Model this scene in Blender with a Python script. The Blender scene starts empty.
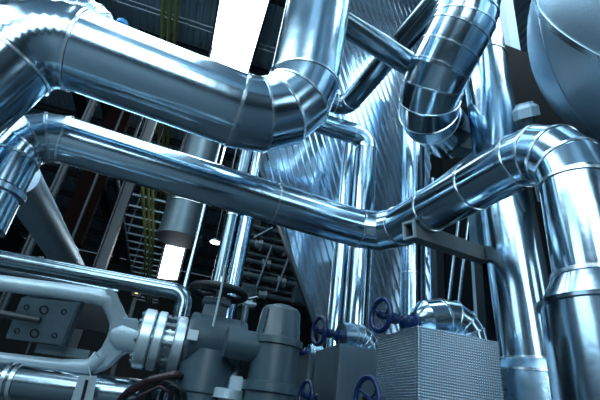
import bpy, bmesh, math, random
from mathutils import Vector as V, Matrix

random.seed(7)
SC = bpy.context.scene
COL = SC.collection
PI = math.pi

# ------------------------------------------------------------------ camera
F = 430.0                                   # focal length in pixels of a 600 x 400 frame
CAM = V((0, 0, 1.3))
cz = V((115, 820, -F)).normalized()         # world up seen from the camera
_hx = 151
_hy = 200 + ((_hx - 300) * cz.x - F * cz.z) / cz.y
cy = V((_hx - 300, 200 - _hy, -F)).normalized()
cx = cy.cross(cz).normalized()
R = Matrix((cx, cy, cz))                    # camera space -> world
cam_d = bpy.data.cameras.new('camera')
cam_d.sensor_width = 36
cam_d.lens = F * 36 / 600
cam_d.clip_end = 200
cam = bpy.data.objects.new('camera', cam_d)
COL.objects.link(cam)
cam.matrix_world = Matrix.Translation(CAM) @ R.to_4x4()
SC.camera = cam

FWD = R @ V((0, 0, -1)); RT = R @ V((1, 0, 0)); UP = R @ V((0, 1, 0))
def ray(px, py): return R @ V(((px - 300) / F, (200 - py) / F, -1))
def D(px, py, d): return CAM + ray(px, py) * d
def onz(px, py, z):
    r = ray(px, py); return CAM + r * ((z - CAM.z) / r.z)
def ony(px, py, y):
    r = ray(px, py); return CAM + r * (y / r.y)
def onx(px, py, x):
    r = ray(px, py); return CAM + r * (x / r.x)
def along(P, dr, px=None, py=None):
    """the point of the line P + t*dr that lies on image column px / row py"""
    q = P - CAM
    if px is not None: a, k = RT, (px - 300) / F
    else: a, k = UP, (200 - py) / F
    t = (k * q.dot(FWD) - q.dot(a)) / (dr.dot(a) - k * dr.dot(FWD))
    return P + dr * t
X, Y, Z = V((1, 0, 0)), V((0, 1, 0)), V((0, 0, 1))
def zrow(P, py): return along(P, Z, py=py)

# ------------------------------------------------------------------ materials
def mat(name, col, metal=0.0, rough=0.4, noise=0.0, nscale=4.0, bump=0.0, bscale=6.0, spec=0.5, rvar=0.0, stretch=None):
    m = bpy.data.materials.new(name); m.use_nodes = True
    nt = m.node_tree; b = nt.nodes['Principled BSDF']
    b.inputs['Base Color'].default_value = (*col, 1)
    b.inputs['Metallic'].default_value = metal
    b.inputs['Roughness'].default_value = rough
    b.inputs['Specular IOR Level'].default_value = spec
    tc = nt.nodes.new('ShaderNodeTexCoord')
    src = tc.outputs['Object']
    if stretch:
        mp = nt.nodes.new('ShaderNodeMapping'); mp.inputs['Scale'].default_value = stretch
        nt.links.new(src, mp.inputs['Vector']); src = mp.outputs['Vector']
    if noise or rvar:
        n = nt.nodes.new('ShaderNodeTexNoise'); n.inputs['Scale'].default_value = nscale
        n.inputs['Detail'].default_value = 6
        nt.links.new(src, n.inputs['Vector'])
        if noise:
            mx = nt.nodes.new('ShaderNodeMix'); mx.data_type = 'RGBA'
            mx.inputs[6].default_value = (*[c * (1 - noise) for c in col], 1)
            mx.inputs[7].default_value = (*[min(1, c * (1 + noise)) for c in col], 1)
            nt.links.new(n.outputs['Fac'], mx.inputs[0]); nt.links.new(mx.outputs[2], b.inputs['Base Color'])
        if rvar:
            mr = nt.nodes.new('ShaderNodeMapRange')
            mr.inputs[1].default_value = .3; mr.inputs[2].default_value = .7
            mr.inputs[3].default_value = max(.02, rough - rvar); mr.inputs[4].default_value = rough + rvar
            nt.links.new(n.outputs['Fac'], mr.inputs[0]); nt.links.new(mr.outputs[0], b.inputs['Roughness'])
    if bump:
        n2 = nt.nodes.new('ShaderNodeTexNoise'); n2.inputs['Scale'].default_value = bscale
        n2.inputs['Detail'].default_value = 3
        nt.links.new(src, n2.inputs['Vector'])
        bp = nt.nodes.new('ShaderNodeBump'); bp.inputs['Strength'].default_value = bump
        bp.inputs['Distance'].default_value = .05
        nt.links.new(n2.outputs['Fac'], bp.inputs['Height']); nt.links.new(bp.outputs[0], b.inputs['Normal'])
    return m

def emit(name, col, s):
    m = bpy.data.materials.new(name); m.use_nodes = True
    nt = m.node_tree; nt.nodes.clear()
    e = nt.nodes.new('ShaderNodeEmission'); o = nt.nodes.new('ShaderNodeOutputMaterial')
    e.inputs[0].default_value = (*col, 1); e.inputs[1].default_value = s
    nt.links.new(e.outputs[0], o.inputs[0]); return m

def embossed(name, col, rough, pitch):
    """aluminium sheet with a fine regular pattern of pressed dimples"""
    m = mat(name, col, 1.0, rough, noise=.15, nscale=3)
    nt = m.node_tree; b = nt.nodes['Principled BSDF']
    tc = nt.nodes.new('ShaderNodeTexCoord'); sx = nt.nodes.new('ShaderNodeSeparateXYZ')
    nt.links.new(tc.outputs['Object'], sx.inputs[0])
    ad = nt.nodes.new('ShaderNodeMath'); nt.links.new(sx.outputs[0], ad.inputs[0]); nt.links.new(sx.outputs[1], ad.inputs[1])
    def wave(sock):
        mu = nt.nodes.new('ShaderNodeMath'); mu.operation = 'MULTIPLY'; mu.inputs[1].default_value = 2 * PI / pitch
        si = nt.nodes.new('ShaderNodeMath'); si.operation = 'SINE'
        nt.links.new(sock, mu.inputs[0]); nt.links.new(mu.outputs[0], si.inputs[0]); return si.outputs[0]
    def up1(sock):
        a = nt.nodes.new('ShaderNodeMath'); a.operation = 'ADD'; a.inputs[1].default_value = 1.0
        nt.links.new(sock, a.inputs[0]); return a.outputs[0]
    pr = nt.nodes.new('ShaderNodeMath'); pr.operation = 'MULTIPLY'
    nt.links.new(up1(wave(ad.outputs[0])), pr.inputs[0]); nt.links.new(up1(wave(sx.outputs[2])), pr.inputs[1])
    bp = nt.nodes.new('ShaderNodeBump'); bp.inputs['Strength'].default_value = .6; bp.inputs['Distance'].default_value = .0025
    nt.links.new(pr.outputs[0], bp.inputs['Height']); nt.links.new(bp.outputs[0], b.inputs['Normal'])
    return m

ALU = mat('aluminium_jacket', (.47, .65, .78), 1, .165, noise=.06, nscale=3, bump=.055, bscale=3.5, rvar=.04)
ALU2 = mat('aluminium_jacket_worn', (.40, .58, .71), 1, .28, noise=.12, nscale=5, bump=.12, bscale=5, rvar=.07)
BAND = mat('band_metal', (.72, .82, .88), 1, .24)
DARKP = mat('dark_steel_pipe', (.22, .30, .35), 1, .22, noise=.15, nscale=4, bump=.06, rvar=.05)
POLISH = mat('polished_pipe', (.46, .58, .65), 1, .16, noise=.1, bump=.05)
BOILER = mat('tank_plate', (.50, .64, .74), 1, .42, noise=.12, nscale=40, bump=.08, bscale=60)
CLAD = mat('trapezoid_cladding', (.54, .70, .82), .85, .12, noise=.1, nscale=1.2)
GREY = mat('grey_machine_paint', (.030, .060, .080), 0, .38, noise=.08, nscale=6, bump=.02, bscale=40)
CAST = mat('light_cast_paint', (.36, .48, .55), .35, .38, noise=.14, nscale=9, bump=.08, bscale=50)
FLNG = mat('flange_steel', (.55, .67, .74), .75, .36, noise=.15, nscale=12)
BLACK = mat('black_paint', (.006, .009, .011), 0, .45, spec=.25)
NAVY = mat('navy_paint', (.002, .018, .085), 0, .3, noise=.1)
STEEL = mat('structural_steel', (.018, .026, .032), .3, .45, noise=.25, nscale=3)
BEAM = mat('primed_steel', (.12, .14, .145), 0, .5, noise=.25, nscale=6)
STEELL = mat('galvanised_steel', (.10, .145, .17), .6, .4, noise=.2, nscale=8)
DECK = mat('roof_deck', (.38, .52, .62), .4, .42, noise=.2, nscale=1)
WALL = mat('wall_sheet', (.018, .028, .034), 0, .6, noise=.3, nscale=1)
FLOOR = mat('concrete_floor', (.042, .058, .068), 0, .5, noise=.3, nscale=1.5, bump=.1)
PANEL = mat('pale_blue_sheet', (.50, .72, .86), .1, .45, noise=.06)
PANELD = mat('blue_grey_sheet', (.16, .26, .33), .3, .4)
DSHADE = mat('dark_shade_plate', (.005, .008, .010), 0, .7, spec=.08, noise=.3)  # near black; on the steel housing it stands in for shade
PLATE = mat('machined_plate', (.10, .15, .18), .5, .42, noise=.25, nscale=10, bump=.05, bscale=30)
EMB = embossed('embossed_sheet', (.50, .65, .76), .24, .021)
PLAINB = mat('brushed_box_sheet', (.20, .27, .31), .9, .38, noise=.18, nscale=3, stretch=(6, 6, .7))
YEL = mat('yellow_green_conduit', (.30, .36, .11), 0, .4)
MAROON = mat('maroon_hose', (.016, .004, .008), 0, .4)
WHITEC = mat('white_conduit', (.62, .74, .8), .2, .4)
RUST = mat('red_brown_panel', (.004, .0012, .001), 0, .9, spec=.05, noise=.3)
TAGM = mat('tag_plastic', (.40, .50, .56), 0, .5)
BLUE = mat('bright_blue_knob', (.03, .28, .6), 0, .4)
WHITEP = mat('white_plate', (.4, .5, .56), 0, .4)
SKY = emit('daylight_glazing', (.68, .88, 1.0), 6.5)
SKYW = emit('added_wall_glazing', (.60, .83, 1.0), 3.0)  # glow of the added, unseen wall windows
LAMP = emit('lamp_glow', (.85, .95, 1.0), 7.0)
YLAMP = emit('indicator_glow', (1.0, .9, .35), 2.0)

# ------------------------------------------------------------------ object helpers
def link(name, bm, m, parent=None, smooth=True, sharp=None):
    me = bpy.data.meshes.new(name)
    if smooth:
        for f in bm.faces: f.smooth = True
        if sharp is not None:
            for e in bm.edges:
                if len(e.link_faces) == 2 and e.calc_face_angle(0) > sharp: e.smooth = False
    bm.normal_update()
    bm.to_mesh(me); bm.free(); me.materials.append(m)
    o = bpy.data.objects.new(name, me); COL.objects.link(o)
    if parent: o.parent = parent
    return o
def tag(o, label, cat, group=None, kind=None):
    o['label'] = label; o['category'] = cat
    if group: o['group'] = group
    if kind: o['kind'] = kind
    return o
def thing(name, label, cat, loc, group=None):
    o = bpy.data.objects.new(name, None); COL.objects.link(o); o.location = loc
    o.empty_display_size = .1
    return tag(o, label, cat, group)
def struct(name, bm, m, smooth=False):
    o = link(name, bm, m, None, smooth); o['kind'] = 'structure'; return o
def shift(bm, loc):
    bmesh.ops.translate(bm, verts=bm.verts, vec=-V(loc)); return bm
def copy_tree(o, parent=None):
    c = o.copy(); COL.objects.link(c)
    if parent: c.parent = parent
    for ch in list(o.children): copy_tree(ch, c)
    return c

def perp(t):
    a = Z if abs(t.z) < .9 else X
    u = t.cross(a).normalized(); return u, t.cross(u).normalized()

def tubes(bm, pts, rad, seg=28, creased=False, cap=True):
    """tube along a polyline with mitred joints; rad is one radius or one for every point"""
    pts = [V(p) for p in pts]; n = len(pts)
    if not hasattr(rad, '__len__'): rad = [rad] * n
    dirs = [(pts[i + 1] - pts[i]).normalized() for i in range(n - 1)]
    u, v = perp(dirs[0]); fr = [(u, v)]
    for i in range(1, n - 1):
        q = dirs[i - 1].rotation_difference(dirs[i]); u, v = q @ fr[-1][0], q @ fr[-1][1]; fr.append((u, v))
    def ring(i, s):                                  # ring at point i seen from segment s
        nrm = dirs[s]
        if 0 < i < n - 1:
            nrm = (dirs[i - 1] + dirs[i])
            nrm = nrm.normalized() if nrm.length > 1e-6 else dirs[s]
        t = dirs[s]; out = []
        for k in range(seg):
            a = 2 * PI * k / seg
            o = (fr[s][0] * math.cos(a) + fr[s][1] * math.sin(a)) * rad[i]
            out.append(pts[i] + o - t * (o.dot(nrm) / max(.2, t.dot(nrm))))
        return out
    prev = None
    for s in range(n - 1):
        a = prev if (prev and not creased) else [bm.verts.new(p) for p in ring(s, s)]
        b = [bm.verts.new(p) for p in ring(s + 1, s)]
        for k in range(seg):
            bm.faces.new((a[k], a[(k + 1) % seg], b[(k + 1) % seg], b[k]))
        if s == 0 and cap: bm.faces.new([bm.verts.new(x.co) for x in reversed(a)])
        if s == n - 2 and cap: bm.faces.new([bm.verts.new(x.co) for x in b])
        prev = b
    return bm

def lathe(bm, prof, org, axis, seg=32, cap=True, crease=True):
    """prof: (distance along axis, radius); every step keeps a crisp edge when crease"""
    axis = V(axis).normalized(); u, v = perp(axis); org = V(org)
    def ring(t, r): return [bm.verts.new(org + axis * t + (u * math.cos(2 * PI * k / seg) + v * math.sin(2 * PI * k / seg)) * r) for k in range(seg)]
    prev = None
    for i in range(len(prof) - 1):
        a = prev if (prev and not crease) else ring(*prof[i]); b = ring(*prof[i + 1])
        for k in range(seg): bm.faces.new((a[k], a[(k + 1) % seg], b[(k + 1) % seg], b[k]))
        if i == 0 and cap and prof[0][1] > 1e-5: bm.faces.new([bm.verts.new(x.co) for x in reversed(a)])
        if i == len(prof) - 2 and cap and prof[-1][1] > 1e-5: bm.faces.new([bm.verts.new(x.co) for x in b])
        prev = b
    return bm

def box(bm, c, s, M=None, bev=0):
    b2 = bmesh.new(); bmesh.ops.create_cube(b2, size=1)
    for w in b2.verts: w.co = V((w.co.x * s[0], w.co.y * s[1], w.co.z * s[2]))
    if bev: bmesh.ops.bevel(b2, geom=list(b2.edges), offset=bev, segments=2, affect='EDGES')
    mp = {}
    for w in b2.verts: mp[w] = bm.verts.new((M @ w.co if M else w.co) + V(c))
    for f in b2.faces: bm.faces.new([mp[w] for w in f.verts])
    b2.free(); return bm
def frame_m(t, up=Z):
    """matrix whose x axis runs along t"""
    t = t.normalized(); s = up.cross(t).normalized(); w = t.cross(s)
    return Matrix((t, s, w)).transposed()
def bar(bm, a, b, w, h, up=Z, bev=0):
    a, b = V(a), V(b); return box(bm, (a + b) / 2, ((b - a).length, w, h), frame_m(b - a, up), bev)
def hollow(bm, a, b, w, h, t, up=Z):
    """rectangular hollow section"""
    a, b = V(a), V(b); M = frame_m(b - a, up); L = (b - a).length
    o = [(-w / 2, -h / 2), (w / 2, -h / 2), (w / 2, h / 2), (-w / 2, h / 2)]
    i = [(-w / 2 + t, -h / 2 + t), (w / 2 - t, -h / 2 + t), (w / 2 - t, h / 2 - t), (-w / 2 + t, h / 2 - t)]
    def R4(x, q): return [bm.verts.new((a + b) / 2 + M @ V((x, *p))) for p in q]
    o0, o1, i0, i1 = R4(-L / 2, o), R4(L / 2, o), R4(-L / 2, i), R4(L / 2, i)
    for k in range(4):
        j = (k + 1) % 4
        bm.faces.new((o0[k], o0[j], o1[j], o1[k])); bm.faces.new((i0[j], i0[k], i1[k], i1[j]))
        bm.faces.new((o0[j], o0[k], i0[k], i0[j])); bm.faces.new((o1[k], o1[j], i1[j], i1[k]))
    bmesh.ops.recalc_face_normals(bm, faces=bm.faces); return bm
def ibeam(bm, a, b, w, h, t, up=Z):
    a, b = V(a), V(b); M = frame_m(b - a, up); L = (b - a).length; c = (a + b) / 2
    for off, sz in (((0, 0, h / 2 - t / 2), (L, w, t)), ((0, 0, -h / 2 + t / 2), (L, w, t)), ((0, 0, 0), (L, t, h - 2 * t))):
        box(bm, c + M @ V(off), sz, M)
    return bm
def arc(p0, c, p1, rb, n):
    """replace corner c by n chords of an arc of radius rb"""
    d0 = (p0 - c).normalized(); d1 = (p1 - c).normalized()
    th = d0.angle(d1); tl = rb / math.tan(th / 2)
    bis = (d0 + d1).normalized(); cen = c + bis * (rb / math.sin(th / 2))
    a = c + d0 * tl - cen; b = c + d1 * tl - cen
    q = a.rotation_difference(b); ax, an = q.to_axis_angle()
    return [cen + Matrix.Rotation(an * k / n, 3, ax) @ a for k in range(n + 1)]

def pipe(name, label, cat, corners, r, rb=None, gores=5, m=None, seg=40, bands=(), group=None, seams=(), elbow_bands=True, gore_bands=(), wrinkle=None, band_w=.028):
    """an insulated pipe: straight sections, lobster back elbows, bands at the joints; bands = (section, fraction)"""
    m = m or ALU
    cs = [V(c) for c in corners]; nb = len(cs) - 2
    if not hasattr(rb, '__len__'): rb = [rb] * nb
    if not hasattr(gores, '__len__'): gores = [gores] * nb
    root = thing(name, label, cat, cs[0], group)
    secs = []; cur = cs[0]
    for i in range(nb):
        A = arc(cs[i], cs[i + 1], cs[i + 2], rb[i], gores[i])
        secs.append(('s', [cur, A[0]])); secs.append(('e', A)); cur = A[-1]
    secs.append(('s', [cur, cs[-1]]))
    # mitre the elbow ends square to the straights
    si = 0; ei = 0
    def band(p, d, rr=None):
        bm = bmesh.new(); rr = rr or r
        lathe(bm, [(-band_w / 2, rr * .99), (-band_w / 2 + .004, rr + .010), (band_w / 2 - .004, rr + .010), (band_w / 2, rr * .99)], p, d, seg, cap=False)
        link('band', shift(bm, cs[0]), BAND, root)
    for k, (t, P) in enumerate(secs):
        bm = bmesh.new()
        if t == 's':
            tubes(bm, P, r, seg); link('pipe_section', shift(bm, cs[0]), m, root)
            d = (P[1] - P[0])
            for (s, f) in bands:
                if s == si: band(P[0] + d * f, d)
            for (s, ang, f0, f1) in seams:
                if s == si:
                    u, v = perp(d.normalized()); o = (u * math.cos(ang) + v * math.sin(ang))
                    b2 = bmesh.new(); bar(b2, P[0] + d * f0 + o * (r + .001), P[0] + d * f1 + o * (r + .001), .022, .008, up=o)
                    link('seam_strip', shift(b2, cs[0]), m, root, smooth=False)
            si += 1
        else:
            d0 = (secs[k - 1][1][1] - secs[k - 1][1][0]).normalized(); d1 = (secs[k + 1][1][1] - secs[k + 1][1][0]).normalized()
            rr = r * 1.012
            Q = [P[0] - d0 * .02] + P + [P[-1] + d1 * .02]
            if wrinkle is not None and wrinkle == ei:
                tubes(bm, Q, [rr * (1.02 if j % 2 else .982) for j in range(len(Q))], seg)
            else: tubes(bm, Q, rr, seg, creased=True)
            link('elbow', shift(bm, cs[0]), m, root)
            if elbow_bands:
                band(P[0] - d0 * .015, d0, rr); band(P[-1] + d1 * .015, d1, rr)
            for g in range(1, len(P) - 1):
                if ei in gore_bands: band(P[g], (P[g + 1] - P[g - 1]), rr)
            ei += 1
    return root

def tube_thing(name, label, cat, pts, r, m, rb=None, n=8, seg=20, group=None):
    """a plain pipe or rod as one mesh with smooth bends"""
    pts = [V(p) for p in pts]; P = [pts[0]]
    for i in range(1, len(pts) - 1): P += arc(pts[i - 1], pts[i], pts[i + 1], rb, n)
    P.append(pts[-1])
    bm = bmesh.new(); tubes(bm, P, r, seg)
    o = link(name, shift(bm, pts[0]), m, None, sharp=.8); o.location = pts[0]
    return tag(o, label, cat, group)

# ------------------------------------------------------------------ the hall
RX0, RX1, RY0, RY1, H = -12.4, 13.0, -12.4, 36.0, 11.3
K = (H - CAM.z) / 7.2                       # the hall is laid out by its roof height
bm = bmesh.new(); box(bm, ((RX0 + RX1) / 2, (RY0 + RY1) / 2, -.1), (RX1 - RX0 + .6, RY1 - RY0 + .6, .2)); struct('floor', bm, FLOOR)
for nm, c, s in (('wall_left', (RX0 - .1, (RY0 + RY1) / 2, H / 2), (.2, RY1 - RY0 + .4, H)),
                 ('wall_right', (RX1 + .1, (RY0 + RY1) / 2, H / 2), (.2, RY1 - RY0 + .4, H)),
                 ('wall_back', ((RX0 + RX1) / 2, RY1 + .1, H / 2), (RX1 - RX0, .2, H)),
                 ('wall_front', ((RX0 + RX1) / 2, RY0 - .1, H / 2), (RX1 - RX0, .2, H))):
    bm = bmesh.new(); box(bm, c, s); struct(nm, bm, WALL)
# roof deck: ribs along y
bm = bmesh.new(); p = .2; prof = []
x = RX0
while x < RX1:
    prof += [(x, 0), (x + p * .35, 0), (x + p * .5, .05), (x + p * .85, .05)]; x += p
prof.append((RX1, 0))
lo = [bm.verts.new((a, RY0, H + h)) for a, h in prof]; hi = [bm.verts.new((a, RY1, H + h)) for a, h in prof]
for i in range(len(prof) - 1): bm.faces.new((lo[i], hi[i], hi[i + 1], lo[i + 1]))
box(bm, ((RX0 + RX1) / 2, (RY0 + RY1) / 2, H + .15), (RX1 - RX0 + .4, RY1 - RY0 + .4, .1))
struct('ceiling', bm, DECK)

wn = [0]
def skylight(x0, x1, y0, y1, m=SKY, bars=0):
    wn[0] += 1; x0, x1, y0, y1 = x0 * K, x1 * K, y0 * K, y1 * K
    bm = bmesh.new(); box(bm, ((x0 + x1) / 2, (y0 + y1) / 2, H - .40), (x1 - x0, y1 - y0, .02))
    w = struct('window_%d' % wn[0], bm, m)
    fb = bmesh.new()
    for a, b, c, d in ((x0 - .06, x0, y0 - .06, y1 + .06), (x1, x1 + .06, y0 - .06, y1 + .06), (x0, x1, y0 - .06, y0), (x0, x1, y1, y1 + .06)):
        box(fb, ((a + b) / 2, (c + d) / 2, H - .22), (b - a, d - c, .44))
    for k in range(1, bars): box(fb, ((x0 + x1) / 2, y0 + (y1 - y0) * k / bars, H - .42), (x1 - x0, .10, .04))
    link('window_frame', fb, STEELL, w, smooth=False)
    return w
skylight(-.63, .24, 5.4, 14.0)
skylight(-8.6, -5.6, -8.2, 4.9)  # unseen, as the next three; added and sized for highlights on the metal
skylight(-2.45, -.3, -1.2, 4.9)
skylight(-5.3, -.6, -8.6, -5.4)
skylight(2.9, 5.3, -1.0, 3.2)  # added out of view to brighten the ribbed casing
def added_wall_window(axis, pos, a0, a1, z0, z1, m=SKYW):  # unseen glazing behind and beside the camera, added for reflections in the pipes
    wn[0] += 1; a0, a1, z0, z1 = a0 * K, a1 * K, 1.3 + (z0 - 1.3) * K, 1.3 + (z1 - 1.3) * K
    bm = bmesh.new(); c = ((a0 + a1) / 2, (z0 + z1) / 2); s = (a1 - a0, z1 - z0)
    if axis == 'y': box(bm, (c[0], pos, c[1]), (s[0], .03, s[1]))
    else: box(bm, (pos, c[0], c[1]), (.03, s[0], s[1]))
    w = struct('window_%d' % wn[0], bm, m)
    fb = bmesh.new(); n = max(2, int(s[0] / 1.2))
    for k in range(n + 1):
        q = a0 + s[0] * k / n
        box(fb, (q, pos, c[1]) if axis == 'y' else (pos, q, c[1]), (.06, .07, s[1] + .1) if axis == 'y' else (.07, .06, s[1] + .1))
    for zz in (z0, z1):
        box(fb, (c[0], pos, zz) if axis == 'y' else (pos, c[0], zz), (s[0] + .06, .08, .06) if axis == 'y' else (.08, s[0] + .06, .06))
    link('window_frame', fb, STEELL, w, smooth=False)
added_wall_window('y', RY0 + .03, -4.6, .3, 3.4, 7.6, SKY)
added_wall_window('y', RY0 + .03, 4.2, 6.8, 4.4, 7.6)
added_wall_window('x', RX0 + .03, -3.2, 1.8, 4.0, 7.2)
added_wall_window('x', RX1 - .03, -5.0, -3.2, 2.0, 7.6)

# purlins under the roof, along x
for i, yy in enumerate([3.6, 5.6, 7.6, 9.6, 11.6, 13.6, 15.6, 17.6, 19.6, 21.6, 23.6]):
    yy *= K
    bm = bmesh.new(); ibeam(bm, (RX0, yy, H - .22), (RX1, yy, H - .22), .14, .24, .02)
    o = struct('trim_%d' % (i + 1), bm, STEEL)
for i, yy in enumerate((6.85, 6.98, 8.9, 9.02)):
    yy *= K
    tube_thing('lighting_conduit', ['pale conduit of the nearer pair under the roof deck, on the near side',
                                    'pale conduit of the nearer pair under the roof deck, on the far side',
                                    'pale conduit of the farther pair under the roof deck, on the near side',
                                    'pale conduit of the farther pair under the roof deck, on the far side'][i], 'conduit',
               [(RX0, yy, H - .12), (RX1, yy, H - .12)], .022, WHITEC, group='pale conduits across the roof')
for i, px in enumerate((163, 170, 177)):
    a = onz(px, 2, H - .35)
    tube_thing('cable_conduit', ['left yellow green conduit running away under the roof', 'middle yellow green conduit running away under the roof', 'right yellow green conduit running away under the roof'][i],
               'conduit', [(a.x, 3.0, H - .35), (a.x, 34.5, H - .35)], .06, YEL, group='yellow green conduits under the roof')

# ------------------------------------------------------------------ big insulated pipes
r1 = .222
A = D(45, 133.5, 4.0); z1 = A.z
c0 = onz(26, 128, z1); c1 = onz(383, 236, z1); c2 = onz(566, 135, z1)
p_low = V((c0.x, c0.y, 0)); p_end = V((c2.x, c2.y, 0))
pipe('insulated_pipe', 'long jacketed pipe crossing the middle, kinked upward at its right end', 'pipe',
     [V((c0.x, c0.y, z1 - .62)), c0, c1, c2, V((c2.x, c2.y, zrow(c2, 278).z))], r1, [.32, .34, .40], [4, 2, 4], ALU,
     bands=[(1, .67), (2, .32), (2, .68)], seams=[(1, 2.2, .66, .99), (2, 2.0, .05, .95)], gore_bands=(2, 0))
# flanged drop under its left end
bm = bmesh.new()
t = thing('pipe_drop', 'flanged jacketed drop pipe at the left edge below the long pipe', 'pipe', V((c0.x, c0.y, z1 - .62)))
lathe(bm, [(-.02, .2), (-.02, .25), (-.07, .25), (-.07, .215), (-.10, .215)], t.location, Z); link('flange', shift(bm, t.location), ALU2, t)
bm = bmesh.new(); lathe(bm, [(-.02, .225), (-.30, .225), (-.30, .19), (-.7, .19)], V(t.location) - V((0, 0, .08)), Z); link('pipe_section', shift(bm, t.location), ALU, t)
bm = bmesh.new(); lathe(bm, [(0, .205), (0, .235), (.05, .235), (.05, .205)], V(t.location) - V((0, 0, .82)), Z); link('clamp_ring', shift(bm, t.location), BAND, t)
bm = bmesh.new(); tubes(bm, [V((c0.x, c0.y, z1 - 1.45)), V((c0.x, c0.y, .0))], .15, 24); link('post', shift(bm, t.location), STEEL, t)

# vertical leg at the right with cone and wide sleeve
zc1 = zrow(c2, 278).z; zc0 = zrow(c2, 308).z
t = thing('insulated_riser', 'wide jacketed riser at the right edge with a cone shoulder', 'pipe', V((c2.x, c2.y, 0)))
L = t.location
bm = bmesh.new(); lathe(bm, [(zc0, .325), (zc1, .227)], L, Z, 40, cap=False); link('cone', shift(bm, L), ALU, t)
bm = bmesh.new(); lathe(bm, [(0, .32), (zc0, .32)], L, Z, 40); link('sleeve', shift(bm, L), ALU, t)
for zz, rr in ((zc1, .229), (zc0, .327)):
    bm = bmesh.new(); lathe(bm, [(-.015, rr - .01), (-.012, rr + .012), (.012, rr + .012), (.015, rr - .01)], L + Z * zz, Z, 40, cap=False); link('band', shift(bm, L), DARKP if rr > .25 else BAND, t)
bm = bmesh.new(); bar(bm, L + V((-.1, -.305, .4)), L + V((-.1, -.305, zc0 - .03)), .03, .008, up=V((-.35, -1, 0))); link('seam_strip', shift(bm, L), ALU2, t, smooth=False)

# upper big pipe
r2 = .335
k2 = D(38, 36, 3.45); k3 = D(295, 132, 4.02)
k3 = V((k3.x, k2.y + (k3.y - k2.y), k3.z))
kd = D(-95, 150, 2.95) - k2; kl = k2 + kd * ((k2.z - .35) / -kd.z)          # runs down to the floor out of frame
k4 = V((k3.x, k3.y, H - .02)); k4 = along(k3, (D(321, -10, 4.62) - k3), py=-60)
pipe('insulated_main', 'largest jacketed pipe along the top, turning up into a riser', 'pipe',
     [kl, k2, k3, k4], r2, [.40, .52], [15, 4], ALU,
     bands=[(1, .985), (0, .3)], seams=[(1, .6, .05, .95)], gore_bands=(1,), wrinkle=0, seg=48)
# riser extension to the roof
tube_thing('riser_extension', 'upper end of the big riser running up to the roof', 'pipe', [k4, along(k4, (k4 - k3), py=-200)], r2 * .995, ALU, seg=48)
# pipe behind, top left
pipe('distant_duct', 'jacketed duct in the top left corner behind the largest pipe', 'pipe',
     [D(98, 14, 6.3) + (D(-60, 0, 6.0) - D(98, 14, 6.3)) * 3.6, D(98, 14, 6.3), D(117, 72, 6.3)], .2, .3, 4, ALU2, bands=[(0, .85), (0, .98)], gore_bands=(0,))
dd_ = bpy.data.objects['distant_duct']
for f in (.25, .85):
    q = D(-60, 0, 6.0).lerp(D(98, 14, 6.3), f); bm = bmesh.new(); tubes(bm, [q, V((q.x, q.y, H))], .02, 10); link('hanger_rod', shift(bm, dd_.location), STEELL, dd_)

# segmented offset pipe
pipe('offset_pipe', 'jacketed pipe at top centre right bending through many narrow segments', 'pipe',
     [D(482, -70, 5.35), D(464, 22, 5.2), D(421, 106, 5.35), D(449, 135, 6.6)], .37, [.55, .46], [2, 4], ALU,
     gore_bands=(0, 1), bands=[(1, .5)], seg=40)
# tall vertical pipe right of centre
P4 = D(524, 300, 4.6)
ztop = H - .03; zb1 = zrow(P4, 362).z; zb0 = zrow(P4, 376).z
t = thing('tall_vertical_pipe', 'tall shiny vertical pipe right of centre with a wider sleeve below', 'pipe', V((P4.x, P4.y, 0))); L = t.location
p4d = D(484, 60, 6.18) - (L + Z * zb1); p4t = L + Z * zb1 + p4d * ((ztop - zb1) / p4d.z)
bm = bmesh.new(); tubes(bm, [L + Z * zb1, p4t], .30, 48); link('pipe_section', shift(bm, L), ALU, t)
bm = bmesh.new(); lathe(bm, [(zb0, .435), (zb1, .305)], L, Z, 48, cap=False); link('cone', shift(bm, L), ALU2, t)
bm = bmesh.new(); lathe(bm, [(0, .43), (zb0, .43)], L, Z, 48); link('sleeve', shift(bm, L), ALU2, t)
bm = bmesh.new(); lathe(bm, [(-.015, .29), (-.012, .312), (.012, .312), (.015, .29)], D(484, 60, 6.18), p4d, 48, cap=False); link('band', shift(bm, L), BAND, t)
for zz, rr in ((zb1, .302), (zb0, .432)):
    bm = bmesh.new(); lathe(bm, [(-.015, rr - .01), (-.012, rr + .012), (.012, rr + .012), (.015, rr - .01)], L + Z * zz, Z, 48, cap=False); link('band', shift(bm, L), BAND, t)
bm = bmesh.new(); bar(bm, L + V((-.19, -.388, .3)), L + V((-.19, -.388, zb0 - .05)), .05, .01, up=V((-.5, -.87, 0))); link('seam_strip', shift(bm, L), ALU, t, smooth=False)

# slimmer verticals further back
P6 = D(413, 200, 7.5)
pipe('vertical_pipe', 'slim vertical pipe right behind the segmented offset pipe', 'pipe', [V((P6.x, P6.y, 0)), V((P6.x, P6.y, zrow(P6, 70).z))], .2, m=ALU, bands=[(0, .8), (0, .45)])
PT = D(361, 240, 6.4); PS = D(343, 240, 6.9)
zt = zrow(PT, 140).z
pipe('twin_pipe', 'right and thicker of two upright pipes, elbowed over at its top', 'pipe',
     [V((PT.x, PT.y, 0)), V((PT.x, PT.y, zt + .05)), V((PT.x - 1.3, PT.y, zt + .05))], .172, .25, 4, ALU, bands=[(0, .75)], group='twin uprights at the centre')
pipe('twin_pipe', 'left and thinner of two upright pipes before the ribbed cladding', 'pipe',
     [V((PS.x, PS.y, 0)), V((PS.x, PS.y, zrow(PS, 143).z))], .137, m=ALU, bands=[(0, .7)], group='twin uprights at the centre')

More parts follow.
